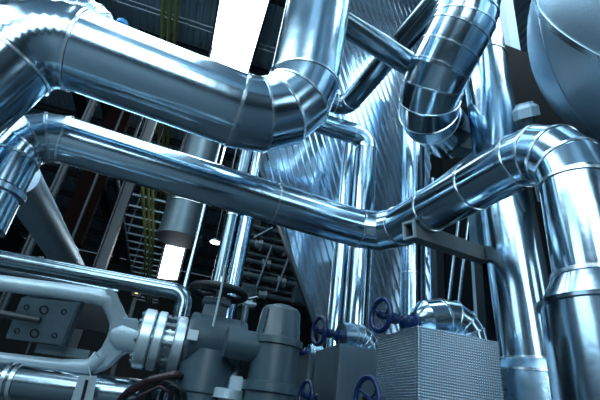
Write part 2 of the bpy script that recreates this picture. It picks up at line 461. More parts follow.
# dark pipes at the top
pipe('dark_pipe', 'dark pipe at the top slanting down to the right in front', 'pipe', [D(322, 8, 5.3), D(412, 66, 5.75)], .16, m=DARKP, bands=[(0, .96)], seg=28)
zz = D(395, 53, 6.85).z
q0, q1, q2 = onz(441, -4, zz), onz(346, 107, zz), onz(322, 99, zz)
pipe('dark_pipe', 'dark pipe at the top slanting down to the left, elbowed at its end', 'pipe', [q0, q1, q1 - X * .9], .18, .22, 4, DARKP, seg=28)

# ------------------------------------------------------------------ ribbed hopper casing behind
def casing():
    poly_px = [(300, -60), (430, -60), (430, 345), (322, 345), (261, 172)]
    o0 = D(330, 170, 8.4)
    nrm = V((.04, -.93, -.11)).normalized()               # looks at the hall and slightly down
    def onplane(px, py):
        r = ray(px, py); return CAM + r * ((o0 - CAM).dot(nrm) / r.dot(nrm))
    P = [onplane(*q) for q in poly_px]
    rd = (onplane(344, 225) - onplane(327, 165)).normalized()      # direction of the ribs
    sd = rd.cross(nrm).normalized()
    t = thing('hopper_casing', 'ribbed metal hopper casing filling the centre behind the twin pipes', 'casing', V((o0.x, o0.y + .3, 0))); L = t.location
    bm = bmesh.new(); pitch = .135; N = 52
    rows = []
    for i in range(-N, N):
        for f, h in ((0, 0), (.40, 0), (.55, .045), (.82, .045), (.97, 0)): rows.append((i * pitch + f * pitch, h))
    a = [bm.verts.new(o0 + sd * s + nrm * h - rd * 9) for s, h in rows]; b = [bm.verts.new(o0 + sd * s + nrm * h + rd * 9) for s, h in rows]
    for i in range(len(rows) - 1): bm.faces.new((a[i], b[i], b[i + 1], a[i + 1]))
    cen = sum(P, V()) / len(P)
    for i in range(len(P)):
        e0, e1 = P[i], P[(i + 1) % len(P)]; out = (e1 - e0).cross(nrm).normalized()
        if out.dot(cen - e0) > 0: out = -out
        bmesh.ops.bisect_plane(bm, geom=bm.verts[:] + bm.edges[:] + bm.faces[:], plane_co=e0, plane_no=out, clear_outer=True)
    # gentle denting of the sheets
    link('rib_sheet', shift(bm, L), CLAD, t, smooth=False)
    bm = bmesh.new(); f0 = [bm.verts.new(p - nrm * .02) for p in P]; f1 = [bm.verts.new(p - nrm * .02 + V((0, .12, 0))) for p in P]
    bm.faces.new(f0); bm.faces.new(list(reversed(f1)))
    for i in range(len(P)): bm.faces.new((f0[i], f1[i], f1[(i + 1) % 5], f0[(i + 1) % 5]))
    bmesh.ops.recalc_face_normals(bm, faces=bm.faces); link('hopper_body', shift(bm, L), STEEL, t, smooth=False)
    bm = bmesh.new()
    for i in (3, 4): bar(bm, P[i] + nrm * .03, P[(i + 1) % 5] + nrm * .03, .06, .05, up=nrm)
    link('edge_trim', shift(bm, L), STEELL, t, smooth=False)
    for q in (P[2], P[3]):
        bm = bmesh.new(); box(bm, (q.x, q.y + .2, q.z / 2), (.2, .2, q.z)); link('leg', shift(bm, L), STEEL, t, smooth=False)
casing()

# ------------------------------------------------------------------ big round tank top right
def tank():
    d = 4.1; c = D(700, 8, d); rr = 1.46
    t = thing('round_tank', 'huge round bellied grey tank in the top right corner', 'tank', c); L = t.location
    bm = bmesh.new(); bmesh.ops.create_uvsphere(bm, u_segments=96, v_segments=48, radius=rr)
    link('shell', bm, BOILER, t)
    def hit(px, py):
        r = ray(px, py).normalized(); o = CAM - c; b = o.dot(r); h = b * b - (o.dot(o) - rr * rr)
        return CAM + r * (-b - math.sqrt(max(h, 0)))
    a, b2, c2 = hit(536, 6), hit(560, 34), hit(599, 58)
    n = (b2 - a).cross(c2 - a).normalized(); k = (a - c).dot(n); sr = math.sqrt(rr * rr - k * k)
    bm = bmesh.new(); lathe(bm, [(k - .035, sr * .985), (k - .025, sr + .012), (k + .025, sr + .012), (k + .035, sr * .985)], V(), n, 96, cap=False); link('weld_seam', bm, BAND, t)
    a, b2, c2 = hit(556, 78), hit(575, 112), hit(598, 138)
    n = (b2 - a).cross(c2 - a).normalized(); k = (a - c).dot(n); sr = math.sqrt(max(.01, rr * rr - k * k))
    bm = bmesh.new(); lathe(bm, [(k - .008, sr * .99), (k - .005, sr + .008), (k + .005, sr + .008), (k + .008, sr * .99)], V(), n, 96, cap=False); link('weld_seam', bm, BOILER, t)
    for q in (V((.8, .5, 0)), V((.8, -.5, 0)), V((-.2, .0, 0))):
        bm = bmesh.new(); bar(bm, q + Z * 1.05, V((q.x, q.y, H - .05 - c.z)), .12, .12, up=Y); link('hanger', bm, STEEL, t, smooth=False)
    print('TANK', c, rr)
tank()

# steel box with shade painted in as near black, and background columns top right
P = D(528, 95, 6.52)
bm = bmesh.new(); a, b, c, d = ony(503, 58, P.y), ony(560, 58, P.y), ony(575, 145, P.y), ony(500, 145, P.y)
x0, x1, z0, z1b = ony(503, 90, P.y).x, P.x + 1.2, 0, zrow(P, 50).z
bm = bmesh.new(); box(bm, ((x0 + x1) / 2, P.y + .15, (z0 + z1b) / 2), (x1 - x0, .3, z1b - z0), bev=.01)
o = link('steel_housing', shift(bm, ((x0 + x1) / 2, P.y + .15, z0)), DSHADE, None, smooth=False); o.location = ((x0 + x1) / 2, P.y + .15, z0)
tag(o, 'steel housing painted near black for shade, between the tall vertical pipe and the drum', 'housing')
Q = D(513, 25, 8.3)
bm = bmesh.new(); box(bm, (Q.x, Q.y + .35, H / 2), (.42, .5, H - .01), bev=.01)
o = link('sheet_duct', shift(bm, (Q.x, Q.y + .35, 0)), PANELD, None, smooth=False); o.location = (Q.x, Q.y + .35, 0); tag(o, 'upright sheet duct at the top between the segmented pipe and the tank', 'duct')
Q = D(526, 15, 7.4)
o = bmesh.new(); ibeam(o, (Q.x, Q.y + .65, 0), (Q.x, Q.y + .65, H - .05), .24, .24, .02, up=Y)
o = link('steel_column', shift(o, (Q.x, Q.y + .65, 0)), STEELL, None, smooth=False); o.location = (Q.x, Q.y + .65, 0); tag(o, 'galvanised steel column at the top beside the drum', 'column')
# cap nut behind the elbow
Q = D(527, 118, 4.6)
t = thing('nozzle_cap', 'small pale capped nozzle peeking out above the right elbow', 'nozzle', Q)
bm = bmesh.new(); lathe(bm, [(0, .13), (.10, .13), (.14, .09), (.16, .09)], Q, V((-.4, -.3, .75)), 6); link('cap', shift(bm, Q), PANEL, t, smooth=False)
bm = bmesh.new(); lathe(bm, [(-.9, .075), (0, .075)], Q, V((-.4, -.3, .75)), 20); link('neck', shift(bm, Q), STEELL, t)

# ------------------------------------------------------------------ supports right of centre
a = D(409, 230, 4.25); b = D(487, 257, 5.1)
t = thing('pipe_support', 'hollow steel bar with a pale open end, carrying the long pipe at its kink', 'beam', a)
bm = bmesh.new(); hollow(bm, a, b, .13, .17, .012); link('beam', shift(bm, a), BEAM, t, smooth=False)
bm = bmesh.new(); hollow(bm, a - (b - a).normalized() * .012, a + (b - a).normalized() * .02, .14, .18, .02); link('end_frame', shift(bm, a), CAST, t, smooth=False)
bm = bmesh.new(); bar(bm, a + V((.03, 0, .10)), a + V((.16, 0, .10)), .18, .03); link('bracket', shift(bm, a), STEELL, t, smooth=False)
bm = bmesh.new(); box(bm, (b.x, b.y + .08, b.z / 2), (.14, .14, b.z + .16)); link('post', shift(bm, a), STEEL, t, smooth=False)
a = D(452, 142, 6.2); b = D(492, 150, 6.5)
t = thing('box_bracket', 'short dark box bracket below the segmented elbow', 'bracket', a)
bm = bmesh.new(); hollow(bm, a, b, .26, .3, .02); link('beam', shift(bm, a), STEELL, t, smooth=False)
bm = bmesh.new(); box(bm, (b.x + .2, b.y, b.z / 2), (.2, .2, b.z + .3)); link('post', shift(bm, a), STEEL, t, smooth=False)
# light sheet duct
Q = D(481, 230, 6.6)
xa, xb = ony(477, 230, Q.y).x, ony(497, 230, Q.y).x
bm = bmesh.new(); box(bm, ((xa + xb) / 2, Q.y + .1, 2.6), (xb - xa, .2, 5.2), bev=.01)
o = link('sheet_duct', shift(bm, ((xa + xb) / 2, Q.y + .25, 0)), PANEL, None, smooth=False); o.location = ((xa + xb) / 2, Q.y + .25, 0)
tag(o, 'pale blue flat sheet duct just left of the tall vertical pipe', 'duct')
Q = D(435, 270, 7.0)
pipe('narrow_pipe', 'narrow bright upright pipe below the hollow support beam', 'pipe', [V((Q.x, Q.y, 0)), V((Q.x, Q.y, zrow(Q, 180).z))], .085, m=ALU, seg=28, bands=[(0, .8)])
# pale rectangular duct running away above the rising pipe
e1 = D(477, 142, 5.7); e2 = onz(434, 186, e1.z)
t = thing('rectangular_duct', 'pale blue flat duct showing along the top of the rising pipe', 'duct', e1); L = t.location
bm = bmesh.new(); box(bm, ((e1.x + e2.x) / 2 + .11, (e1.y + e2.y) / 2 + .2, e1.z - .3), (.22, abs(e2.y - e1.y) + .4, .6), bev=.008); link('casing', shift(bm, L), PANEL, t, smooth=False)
bm = bmesh.new(); box(bm, ((e1.x + e2.x) / 2 + .11, e2.y, (e1.z - .6) / 2), (.12, .12, e1.z - .6)); link('post', shift(bm, L), STEEL, t, smooth=False)
# dark cabinet wall behind with slanting rods
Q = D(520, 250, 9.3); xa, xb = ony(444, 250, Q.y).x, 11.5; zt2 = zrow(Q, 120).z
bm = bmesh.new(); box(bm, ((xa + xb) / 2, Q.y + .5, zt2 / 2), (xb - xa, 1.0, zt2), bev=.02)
o = link('equipment_cabinet', shift(bm, ((xa + xb) / 2, Q.y + .5, 0)), DSHADE, None, smooth=False); o.location = ((xa + xb) / 2, Q.y + .5, 0)
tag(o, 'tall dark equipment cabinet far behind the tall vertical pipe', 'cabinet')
for i, (u, w) in enumerate((((461, 200), (449, 300)), ((470, 204), (459, 302)), ((551, 178), (556, 290)), ((560, 178), (566, 290)))):
    a, b = ony(*u, Q.y - .5 + i * .08), ony(*w, Q.y - .9 + i * .08)
    b2 = a + (b - a) * (a.z / max(.1, a.z - b.z))
    b2 = b
    tube_thing('brace_rod', ['left slanting rod behind the hollow support beam', 'right slanting rod behind the hollow support beam',
                             'left thin rod between the two large right risers', 'right thin rod between the two large right risers'][i], 'rod', [a, a + (b - a) * (a.z / (a.z - b.z))], .03, POLISH, seg=12, group='slanting brace rods')

# ------------------------------------------------------------------ valve boxes with hand wheels
B0 = D(418, 327, 3.4); zB = B0.z
B1 = onz(500, 338, zB)
def vbox(label, x, y, w, dpt, m, name='valve_box'):
    t = thing(name, label, 'box', (x, y, 0), 'insulation boxes over the valves'); L = t.location
    # open-topped folded sheet box
    b2 = bmesh.new(); th = .02
    for c, s in (((x + w / 2, y + th / 2, zB / 2), (w, th, zB)), ((x + w / 2, y + dpt - th / 2, zB / 2), (w, th, zB)),
                 ((x + th / 2, y + dpt / 2, zB / 2), (th, dpt - 2 * th, zB)), ((x + w - th / 2, y + dpt / 2, zB / 2), (th, dpt - 2 * th, zB))):
        box(b2, c, s)
    link('side_panels', shift(b2, L), m, t, smooth=False)
    b2 = bmesh.new()
    for c, s in (((x + w / 2, y + .012, zB + .004), (w + .01, .03, .012)), ((x + w / 2, y + dpt - .012, zB + .004), (w + .01, .03, .012)),
                 ((x + .012, y + dpt / 2, zB + .004), (.03, dpt, .012)), ((x + w - .012, y + dpt / 2, zB + .004), (.03, dpt, .012))):
        box(b2, c, s)
    link('top_edge', shift(b2, L), m, t, smooth=False)
    b2 = bmesh.new(); box(b2, (x + w / 2, y + dpt / 2, zB - .05), (w - .045, dpt - .045, .02)); link('lid', shift(b2, L), ALU2, t, smooth=False)
    b2 = bmesh.new(); box(b2, (x - .003, y - .003, zB / 2), (.03, .03, zB)); link('corner_strip', shift(b2, L), m, t, smooth=False)
    return t
wB = .75
vbox('perforated aluminium valve box, nearest of the row', B0.x, B0.y, wB, .70, EMB)
A0 = onz(341, 344.5, zB)
vbox('plain brushed grey valve box in the middle of the row', A0.x, A0.y, wB, .78, PLAINB)
C0 = V((A0.x - .02, A0.y + .95, 0))
vbox('smallest looking grey valve box at the far end of the row', C0.x, C0.y, .38, .5, PLAINB)

def valve(label, P, R0, stem, ux=-1, grp='blue hand wheel valves', tilt=0):
    """valve whose hand wheel faces -x: rim centre at P, stem running +x for the given length"""
    t = thing('gate_valve', label, 'valve', P, grp)
    b = bmesh.new(); n = 40
    ringp = [V((0, math.cos(2 * PI * k / n) * R0, math.sin(2 * PI * k / n) * R0)) for k in range(n)]
    prev = None; first = None; m8 = 10
    for k in range(n + 1):
        if k == n: cur = first
        else:
            c = ringp[k]; o = c.normalized()
            cur = [b.verts.new(c + (o * math.cos(2 * PI * j / m8) + X * math.sin(2 * PI * j / m8)) * .023) for j in range(m8)]
        if k == 0: first = cur
        else:
            for j in range(m8): b.faces.new((prev[j], prev[(j + 1) % m8], cur[(j + 1) % m8], cur[j]))
        prev = cur
    wh = link('handwheel', b, NAVY, t)
    for k in range(3):
        b = bmesh.new(); a = 2 * PI * k / 3 + .5
        o = V((0, math.cos(a), math.sin(a))); tubes(b, [V((.03, 0, 0)), o * R0 * .5 + V((.025, 0, 0)), o * R0], .011, 10); link('spoke', b, NAVY, wh)
    b = bmesh.new(); lathe(b, [(-.02, .025), (-.02, .035), (.05, .035), (.05, .028)], V(), X, 20); link('hub', b, NAVY, wh)
    b = bmesh.new(); tubes(b, [V((-.04, 0, 0)), V((stem * .35, 0, 0))], .017, 14); link('stem', b, BLACK, t)
    b = bmesh.new(); s = stem
    lathe(b, [(s * .30, .03), (s * .33, .05), (s * .45, .05), (s * .5, .036), (s * .62, .036), (s * .66, .066), (s * .74, .066), (s * .76, .05), (s * .9, .058), (s * .92, .085), (s, .085)], V(), X, 24)
    link('bonnet', b, NAVY, t)
    t.rotation_euler = (0, 0, .16)
    return t
yB = B0.y + .33
W1 = ony(381, 315, yB)
valve('dark blue hand wheel valve above the brushed grey box, behind the perforated box', W1, .135, .36)
W2 = D(319, 331, 4.75)
valve('dark blue hand wheel valve at the left end of the brushed grey box', W2, .145, .34)
W3 = D(367, 399, 3.6)
valve('dark blue hand wheel valve low in front of the brushed grey box', W3, .17, .42)
W4 = D(306, 396, 4.75)
valve('dark blue hand wheel valve half cut off at the bottom beside the grey actuator', W4, .15, .42)
W5 = ony(291, 350, C0.y + .25)
valve('dark blue valve spindle pointing out behind the grey actuator', W5, .13, .30)

# jacketed elbows rising out of the boxes
def box_elbow(label, Ps, r, m=ALU, g=5):
    return pipe('valve_jacket', label, 'pipe', Ps, r, .2, g, m, gore_bands=(0,), seg=32, group='jacketed valve elbows', band_w=.02)
j0, j1 = ony(424, 320, yB + .06), ony(466, 316, yB + .06)
box_elbow('shiny segmented elbow bulging out of the perforated valve box', [j0, j1, V((j1.x, j1.y, zB - .4))], .172, g=4)
je = bpy.data.objects['valve_jacket']
bm = bmesh.new(); lathe(bm, [(-.10, .075), (-.085, .10), (-.01, .165), (.0, .172)], j0, j1 - j0, 32, crease=False); link('neck_cone', shift(bm, je.location), ALU, je, sharp=.9)
e0 = W2 + X * .30
box_elbow('crinkled foil elbow rising behind the brushed grey valve box', [e0 - X * .04, e0 + V((.34, .05, .04)), V((e0.x + .34, e0.y + .05, zB - .5))], .14, ALU2)
e0 = W5 + X * .28
box_elbow('small foil wrapped elbow above the far grey valve box', [e0 - X * .04, e0 + V((.24, .0, .02)), V((e0.x + .24, e0.y, zB - .5))], .11, ALU2)

# ------------------------------------------------------------------ control valve, bottom left
HB = D(128, 335.5, 2.5)                                   # hub of the yoke on the valve axis
def axp(px): return along(HB, X, px=px)
t = thing('control_valve', 'pale cast control valve yoke with flanges at the lower left', 'valve', HB); L = t.location
# yoke arms
ua = [D(-70, 274, 2.45) - X * .8, D(0, 283, 2.45), D(60, 291, 2.46), D(96, 296, 2.47), D(108, 299, 2.48), D(114, 310, 2.5), D(122, 328, 2.5)]
b = bmesh.new(); tubes(b, ua, [.044, .045, .046, .047, .048, .05, .05], 20); link('yoke_arm', shift(b, L), CAST, t)
la = [D(-70, 352, 2.45) - X * .8, D(0, 359, 2.45), D(60, 366, 2.46), D(88, 367, 2.46), D(101, 359, 2.48), D(114, 347, 2.5), D(126, 336, 2.5)]
b = bmesh.new(); tubes(b, la, [.034, .036, .038, .042, .045, .05, .05], 20); link('yoke_arm', shift(b, L), CAST, t)
b = bmesh.new(); x0 = (axp(112) - HB).x; x1 = (axp(143) - HB).x
lathe(b, [(x0, .05), (x0 + .05, .085), (x1 - .03, .09), (x1, .115)], HB, X, 32, crease=False); link('hub', shift(b, L), CAST, t)
# web between the arms
b = bmesh.new(); wp = [D(*q, 2.48) for q in ((106, 288), (116, 292), (122, 306), (126, 318), (140, 320), (140, 352), (124, 354), (110, 368), (90, 376), (84, 366), (98, 356), (109, 334), (111, 316), (104, 302))]
f0 = [b.verts.new(p + V((0, -.04, 0))) for p in wp]; f1 = [b.verts.new(p + V((0, .05, 0))) for p in wp]
b.faces.new(f0); b.faces.new(list(reversed(f1))); nw = len(wp)
for i in range(nw): b.faces.new((f0[i], f1[i], f1[(i + 1) % nw], f0[(i + 1) % nw]))
bmesh.ops.recalc_face_normals(b, faces=b.faces); bmesh.ops.bevel(b, geom=list(b.edges), offset=.012, segments=2, affect='EDGES')
bmesh.ops.recalc_face_normals(b, faces=b.faces); link('yoke_web', shift(b, L), CAST, t, smooth=False)
def flange(pa, pb, r, nb=8, grp=None):
    b = bmesh.new(); a0 = (axp(pa) - HB).x; a1 = (axp(pb) - HB).x
    lathe(b, [(a0, r - .012), (a0 + .008, r), (a1 - .008, r), (a1, r - .012)], HB, X, 48)
    f = link('flange', shift(b, L), FLNG, t)
    return a0, a1, f
flange(139, 151, .168); g0 = flange(152.5, 162, .168); g1 = flange(172, 183, .160)
b = bmesh.new(); lathe(b, [((axp(150) - HB).x, .09), ((axp(186) - HB).x, .09)], HB, X, 32); link('neck', shift(b, L), FLNG, t)
for k in range(8):
    a = 2 * PI * k / 8 + .2
    o = HB + V((0, math.cos(a), math.sin(a))) * .132
    b = bmesh.new(); xs = (axp(136) - HB).x, (axp(189) - HB).x
    lathe(b, [(xs[0], .013), (xs[1], .013)], o, X, 10)
    for q in (xs[0] + .01, g0[1], g1[0] - .022, xs[1] - .03): lathe(b, [(q, .022), (q + .02, .022)], o, X, 6)
    link('bolt', shift(b, L), STEELL, t, smooth=False)
# stem and coupling block inside the yoke
b = bmesh.new(); tubes(b, [axp(-60) - Z * .0, axp(40)], .02, 16); link('stem', shift(b, L), STEEL, t)
pl = [D(21, 297, 2.42), D(80, 303, 2.42), D(62, 346, 2.42), D(4, 339, 2.42)]
ex = (pl[1] - pl[0]); ez = (pl[3] - pl[0]); nn = ex.cross(ez).normalized()
if nn.dot(FWD) > 0: nn = -nn
b = bmesh.new(); f0 = [b.verts.new(p) for p in pl]; f1 = [b.verts.new(p - nn * .08) for p in pl]
b.faces.new(f0); b.faces.new(list(reversed(f1)))
for i in range(4): b.faces.new((f0[i], f1[i], f1[(i + 1) % 4], f0[(i + 1) % 4]))
bmesh.ops.recalc_face_normals(b, faces=b.faces); bmesh.ops.bevel(b, geom=list(b.edges), offset=.008, segments=2, affect='EDGES')
cp = link('coupling_block', shift(b, L), PLATE, t, smooth=False)
for (fu, fv, rr) in ((.16, .22, .016), (.46, .24, .026), (.80, .24, .016), (.16, .78, .016), (.46, .80, .026), (.80, .80, .016)):
    b = bmesh.new(); c = pl[0] + ex * fu + ez * fv
    lathe(b, [(-.004, rr), (.004, rr), (.004, rr * .72), (-.02, rr * .72)], c, nn, 20); link('bolt_hole', shift(b, L), BLACK, cp, smooth=False)
pa, pb = D(0, 318, 2.5), D(8, 320, 2.5)
b = bmesh.new(); tubes(b, [D(72, 300, 2.5), D(62, 345, 2.5)], .022, 14); link('guide_rod', shift(b, L), STEELL, t)
b = bmesh.new(); bar(b, D(40, 349, 2.55), D(92, 356, 2.55), .10, .05); link('travel_plate', shift(b, L), PLATE, t, smooth=False)
b = bmesh.new(); bar(b, D(62, 312, 2.75), D(118, 322, 2.75), .06, .16); link('back_plate', shift(b, L), BLACK, t, smooth=False)
b = bmesh.new(); tubes(b, [la[0], V((la[0].x, la[0].y, 0))], .05, 16); link('stand', shift(b, L), STEEL, t)

# gear box with black hand wheel, right of the flanges
GC = D(214, 342, 2.55)
t = thing('gearbox', 'rounded grey gearbox under the black hand wheel beside the flanges', 'gearbox', GC); L = t.location
gx = lambda px: along(GC, X, px=px)
xl, xr = (gx(186) - GC).x, (gx(243) - GC).x
b = bmesh.new(); lathe(b, [(xl, .10), (xl + .005, .135), (xl + .02, .148), (xr - .025, .148), (xr - .008, .14), (xr, .12)], GC, X, 40, crease=False)
link('housing', shift(b, L), GREY, t, sharp=.6)
b = bmesh.new(); lathe(b, [(xr - .05, .150), (xr - .045, .156), (xr - .03, .156), (xr - .025, .150)], GC, X, 40, cap=False); link('rim', shift(b, L), GREY, t)
b = bmesh.new(); lathe(b, [(0, .15), (-.22, .155), (-.23, .145), (-.9, .14)], V((GC.x - .01, GC.y, GC.z - .06)), Z, 40); link('valve_body', shift(b, L), GREY, t)
b = bmesh.new(); tubes(b, [V((GC.x, GC.y, GC.z - .9)), V((GC.x, GC.y, 0))], .10, 24); link('pedestal', shift(b, L), GREY, t)
b = bmesh.new(); pc = D(193, 335, 2.36); box(b, pc, (.055, .012, .055), bev=.003); link('name_plate', shift(b, L), WHITEP, t, smooth=False)
hc = D(222, 287, 2.55); sx = V((GC.x + .02, GC.y, 0))
b = bmesh.new(); lathe(b, [(.12, .085), (.2, .08), (.215, .095), (.24, .095), (.25, .07), (hc.z - GC.z - .04, .06)], V((hc.x, GC.y, GC.z)), Z, 6); link('bonnet', shift(b, L), GREY, t, smooth=False)
b = bmesh.new(); tubes(b, [V((hc.x, GC.y, GC.z + .2)), V((hc.x, GC.y, hc.z + .10))], .014, 12); link('stem', shift(b, L), POLISH, t)
HWC = V((hc.x, GC.y, hc.z)); RW = .165; n = 48
b = bmesh.new()
for k in range(n):
    pass
pts = [HWC + V((math.cos(2 * PI * k / n), math.sin(2 * PI * k / n), 0)) * RW for k in range(n + 1)]
bm2 = b; prev = None; first = None
for k in range(n + 1):
    if k == n: cur = first
    else:
        o = (pts[k] - HWC).normalized(); cur = [bm2.verts.new(pts[k] + (o * math.cos(2 * PI * j / 10) + Z * math.sin(2 * PI * j / 10)) * .025) for j in range(10)]
    if k == 0: first = cur
    else:
        for j in range(10): bm2.faces.new((prev[j], prev[(j + 1) % 10], cur[(j + 1) % 10], cur[j]))
    prev = cur
wh = link('handwheel', shift(b, L), BLACK, t)
for k in range(4):
    b = bmesh.new(); a = PI / 2 * k + .6; tubes(b, [HWC, HWC + V((math.cos(a), math.sin(a), 0)) * RW], .013, 10); link('spoke', shift(b, L), BLACK, wh)
b = bmesh.new(); lathe(b, [(-.03, .03), (.03, .03)], HWC, Z, 16); link('hub', shift(b, L), BLACK, wh)
b = bmesh.new(); tubes(b, [D(225, 266, 2.34), D(221, 290, 2.34), D(213, 326, 2.36)], .006, 8); link('pointer_rod', shift(b, L), WHITEC, t)

# second actuator: upright cylinder with domed cap
AC = D(276.5, 345, 2.45); 
t = thing('actuator', 'upright grey cylindrical actuator with a domed cap', 'actuator', V((AC.x, AC.y, 0))); L = t.location
zf = zrow(AC, 342).z - 0; zt_ = zrow(AC, 309).z; zl = zrow(AC, 384).z
b = bmesh.new(); lathe(b, [(zf + .012, .133), (zf + .03, .127), (zt_ - .02, .113), (zt_, .099), (zt_ + .018, .05), (zt_ + .022, .001)], L, Z, 40, crease=False); link('cap', shift(b, L), GREY, t, sharp=.7)
b = bmesh.new(); lathe(b, [(zf - .03, .130), (zf - .025, .149), (zf + .01, .149), (zf + .015, .133)], L, Z, 40); link('flange_lip', shift(b, L), GREY, t)
b = bmesh.new(); lathe(b, [(zl, .133), (zf - .028, .133)], L, Z, 40); link('body', shift(b, L), GREY, t)
b = bmesh.new(); lathe(b, [(0, .09), (zl - .12, .09), (zl - .12, .133), (zl - .05, .133), (zl - .045, .153), (zl, .153), (zl + .005, .133)], L, Z, 40); link('base', shift(b, L), GREY, t)
for k in (0, 2):
    a = PI * 1.2 + .45 * k
    b = bmesh.new(); o = V((math.cos(a), math.sin(a), 0)); bar(b, L + o * .132 + Z * (zf + .03), L + o * .118 + Z * (zt_ - .03), .008, .014, up=o); link('cap_rib', shift(b, L), GREY, t, smooth=False)
b = bmesh.new(); nz = D(252, 352, 2.6); lathe(b, [(-.17, .082), (.03, .082), (.035, .095), (.06, .095)], V((AC.x - .12, AC.y, nz.z)), X, 28); link('side_neck', shift(b, L), GREY, t)
b = bmesh.new(); box(b, D(257, 342, 2.5), (.07, .07, .06), bev=.006); link('junction_box', shift(b, L), GREY, t, smooth=False)

# white nut at the bottom
Q = D(228, 393, 2.35)
t = thing('drain_plug', 'pale square headed drain plug below the gearbox', 'plug', Q)
b = bmesh.new(); lathe(b, [(-.25, .05), (-.03, .05), (-.03, .085), (.015, .085), (.02, .075)], Q, Z, 24); link('collar', shift(b, Q), CAST, t)
b = bmesh.new(); box(b, Q + V((.03, 0, .05)), (.07, .07, .08), bev=.006); link('square_head', shift(b, Q), CAST, t, smooth=False)

# polished pipes over the valve
za = D(0, 262, 2.9); zz = za.z
s1 = onz(186, 293, zz)
tube_thing('polished_pipe', 'slim polished pipe across the lower left, elbowed down by the flanges', 'pipe', [onz(-60, 252, zz) - X * 1.6, s1, V((s1.x, s1.y, zz - .75))], .058, DARKP, .09, 8, 24)
tube_thing('polished_pipe', 'thin bright pipe just behind the elbowed slim pipe', 'pipe', [D(-60, 258, 3.2) - X * 1.6, D(118, 292, 3.28)], .03, DARKP, seg=16)
pipe('condensate_pipe', 'dark clamped pipe lying above the slim polished pipe', 'pipe', [D(-60, 247, 3.3) - X * 1.6, D(140, 284, 3.5)], .055, m=DARKP, bands=[(0, .75), (0, .82)], seg=24)
# pipe under the lower arm, with the hanging tag
pipe('bottom_pipe', 'steel pipe along the bottom left edge behind the hanging tag', 'pipe', [D(-60, 379, 2.40) - X * 1.6, D(138, 396, 2.47)], .088, m=DARKP, bands=[(0, .74), (0, .755)], seg=28)
Q = D(90, 352, 2.33)
t = thing('hanging_tag', 'grey identification tag hanging on a wire from the yoke arm', 'tag', Q)
tp = [D(79, 375, 2.3), D(97, 376, 2.3), D(92, 404, 2.3), D(70, 404, 2.3)]
b = bmesh.new(); f0 = [b.verts.new(p) for p in tp]; f1 = [b.verts.new(p + V((0, .005, 0))) for p in tp]
b.faces.new(f0); b.faces.new(list(reversed(f1)))
for i in range(4): b.faces.new((f0[i], f1[i], f1[(i + 1) % 4], f0[(i + 1) % 4]))
bmesh.ops.recalc_face_normals(b, faces=b.faces); link('plate', shift(b, Q), TAGM, t, smooth=False)
b = bmesh.new(); bar(b, D(87, 380, 2.294), D(82, 400, 2.294), .003, .016, up=X); link('printed_stripe', shift(b, Q), STEEL, t, smooth=False)
b = bmesh.new(); tubes(b, [D(91, 377, 2.3), D(88, 366, 2.3), D(91, 357, 2.3), D(95, 352, 2.33), D(99, 357, 2.42)], .003, 8); link('wire', shift(b, Q), WHITEC, t)
# hoses
hs = [([D(112, 410, 2.4), D(128, 392, 2.35), D(150, 380, 2.3), D(176, 374, 2.3), D(184, 378, 2.4)], .022, MAROON, 'thick maroon hose arching below the flanges'),
      ([D(142, 412, 2.36), D(150, 390, 2.32), D(166, 381, 2.28), D(176, 385, 2.28), D(180, 412, 2.3)], .012, BLACK, 'black hose looping under the flanges, left one'),
      ([D(158, 412, 2.36), D(162, 392, 2.3), D(172, 384, 2.27), D(184, 392, 2.27), D(186, 412, 2.3)], .012, BLACK, 'black hose looping under the flanges, right one'),
      ([D(120, 412, 2.3), D(140, 396, 2.28), D(160, 386, 2.28), D(170, 392, 2.28), D(168, 412, 2.3)], .009, MAROON, 'thin maroon hose looping below the thick one')]
for pts, r, m, lb in hs: tube_thing('hose', lb, 'hose', pts, r, m, .03, 4, 12, 'hoses below the flanges')

# ------------------------------------------------------------------ background, left
# sloping duct along y, and a column
q = D(42, 218, 5.2)
d0 = along(q, Y, py=176); d1 = along(q, Y, py=271)
pipe('air_duct', 'blue lit round duct running away at the left below the long pipe', 'duct', [d0, d1], .20, m=BOILER, bands=[(0, .75)], seg=28)
Q = D(106, 250, 8.5)
b = bmesh.new(); zt3 = zrow(Q, 228).z; ibeam(b, (Q.x, Q.y, 0), zrow(Q, 75), .2, .22, .02, up=X)
o = link('steel_column', shift(b, (Q.x, Q.y, 0)), STEEL, None, smooth=False); o.location = (Q.x, Q.y, 0); tag(o, 'steel column at the left below the long pipe', 'column')
for px, nm in ((101, 'left'), (119, 'right')):
    a = onz(px, 190, H - .5)
    b = bmesh.new(); ibeam(b, (a.x, 9.0, H - .5), (a.x, 35, H - .5), .25, .4, .03)
    o = link('roof_girder', shift(b, (a.x, 9.0, H - .5)), STEEL, None, smooth=False); o.location = (a.x, 9.0, H - .5)
    tag(o, nm + ' one of two roof girders running away at the left', 'girder', 'roof girders at the left')
Q = D(186, 213, 9.5); zb = zrow(Q, 239).z
t = thing('hanging_duct', 'wide grey upright duct behind the long pipe left of the two slim uprights', 'duct', (Q.x, Q.y, zb)); L = t.location
b = bmesh.new(); zc = zrow(Q, 94).z; tubes(b, [V((Q.x, Q.y, zb))] + arc(V((Q.x, Q.y, zb)), V((Q.x, Q.y, zc)), V((RX0 + .05, Q.y, zc)), .6, 6) + [V((RX0 + .05, Q.y, zc))], .46, 36); link('pipe_section', shift(b, L), STEELL, t)
b = bmesh.new(); lathe(b, [(-.02, .4), (-.02, .5), (.05, .5), (.05, .46)], L, Z, 36); link('rim', shift(b, L), STEELL, t)
b = bmesh.new(); lathe(b, [(0, .462), (.0, .475), (.04, .475), (.04, .462)], L + Z * .75, Z, 36, cap=False); link('band', shift(b, L), BAND, t)
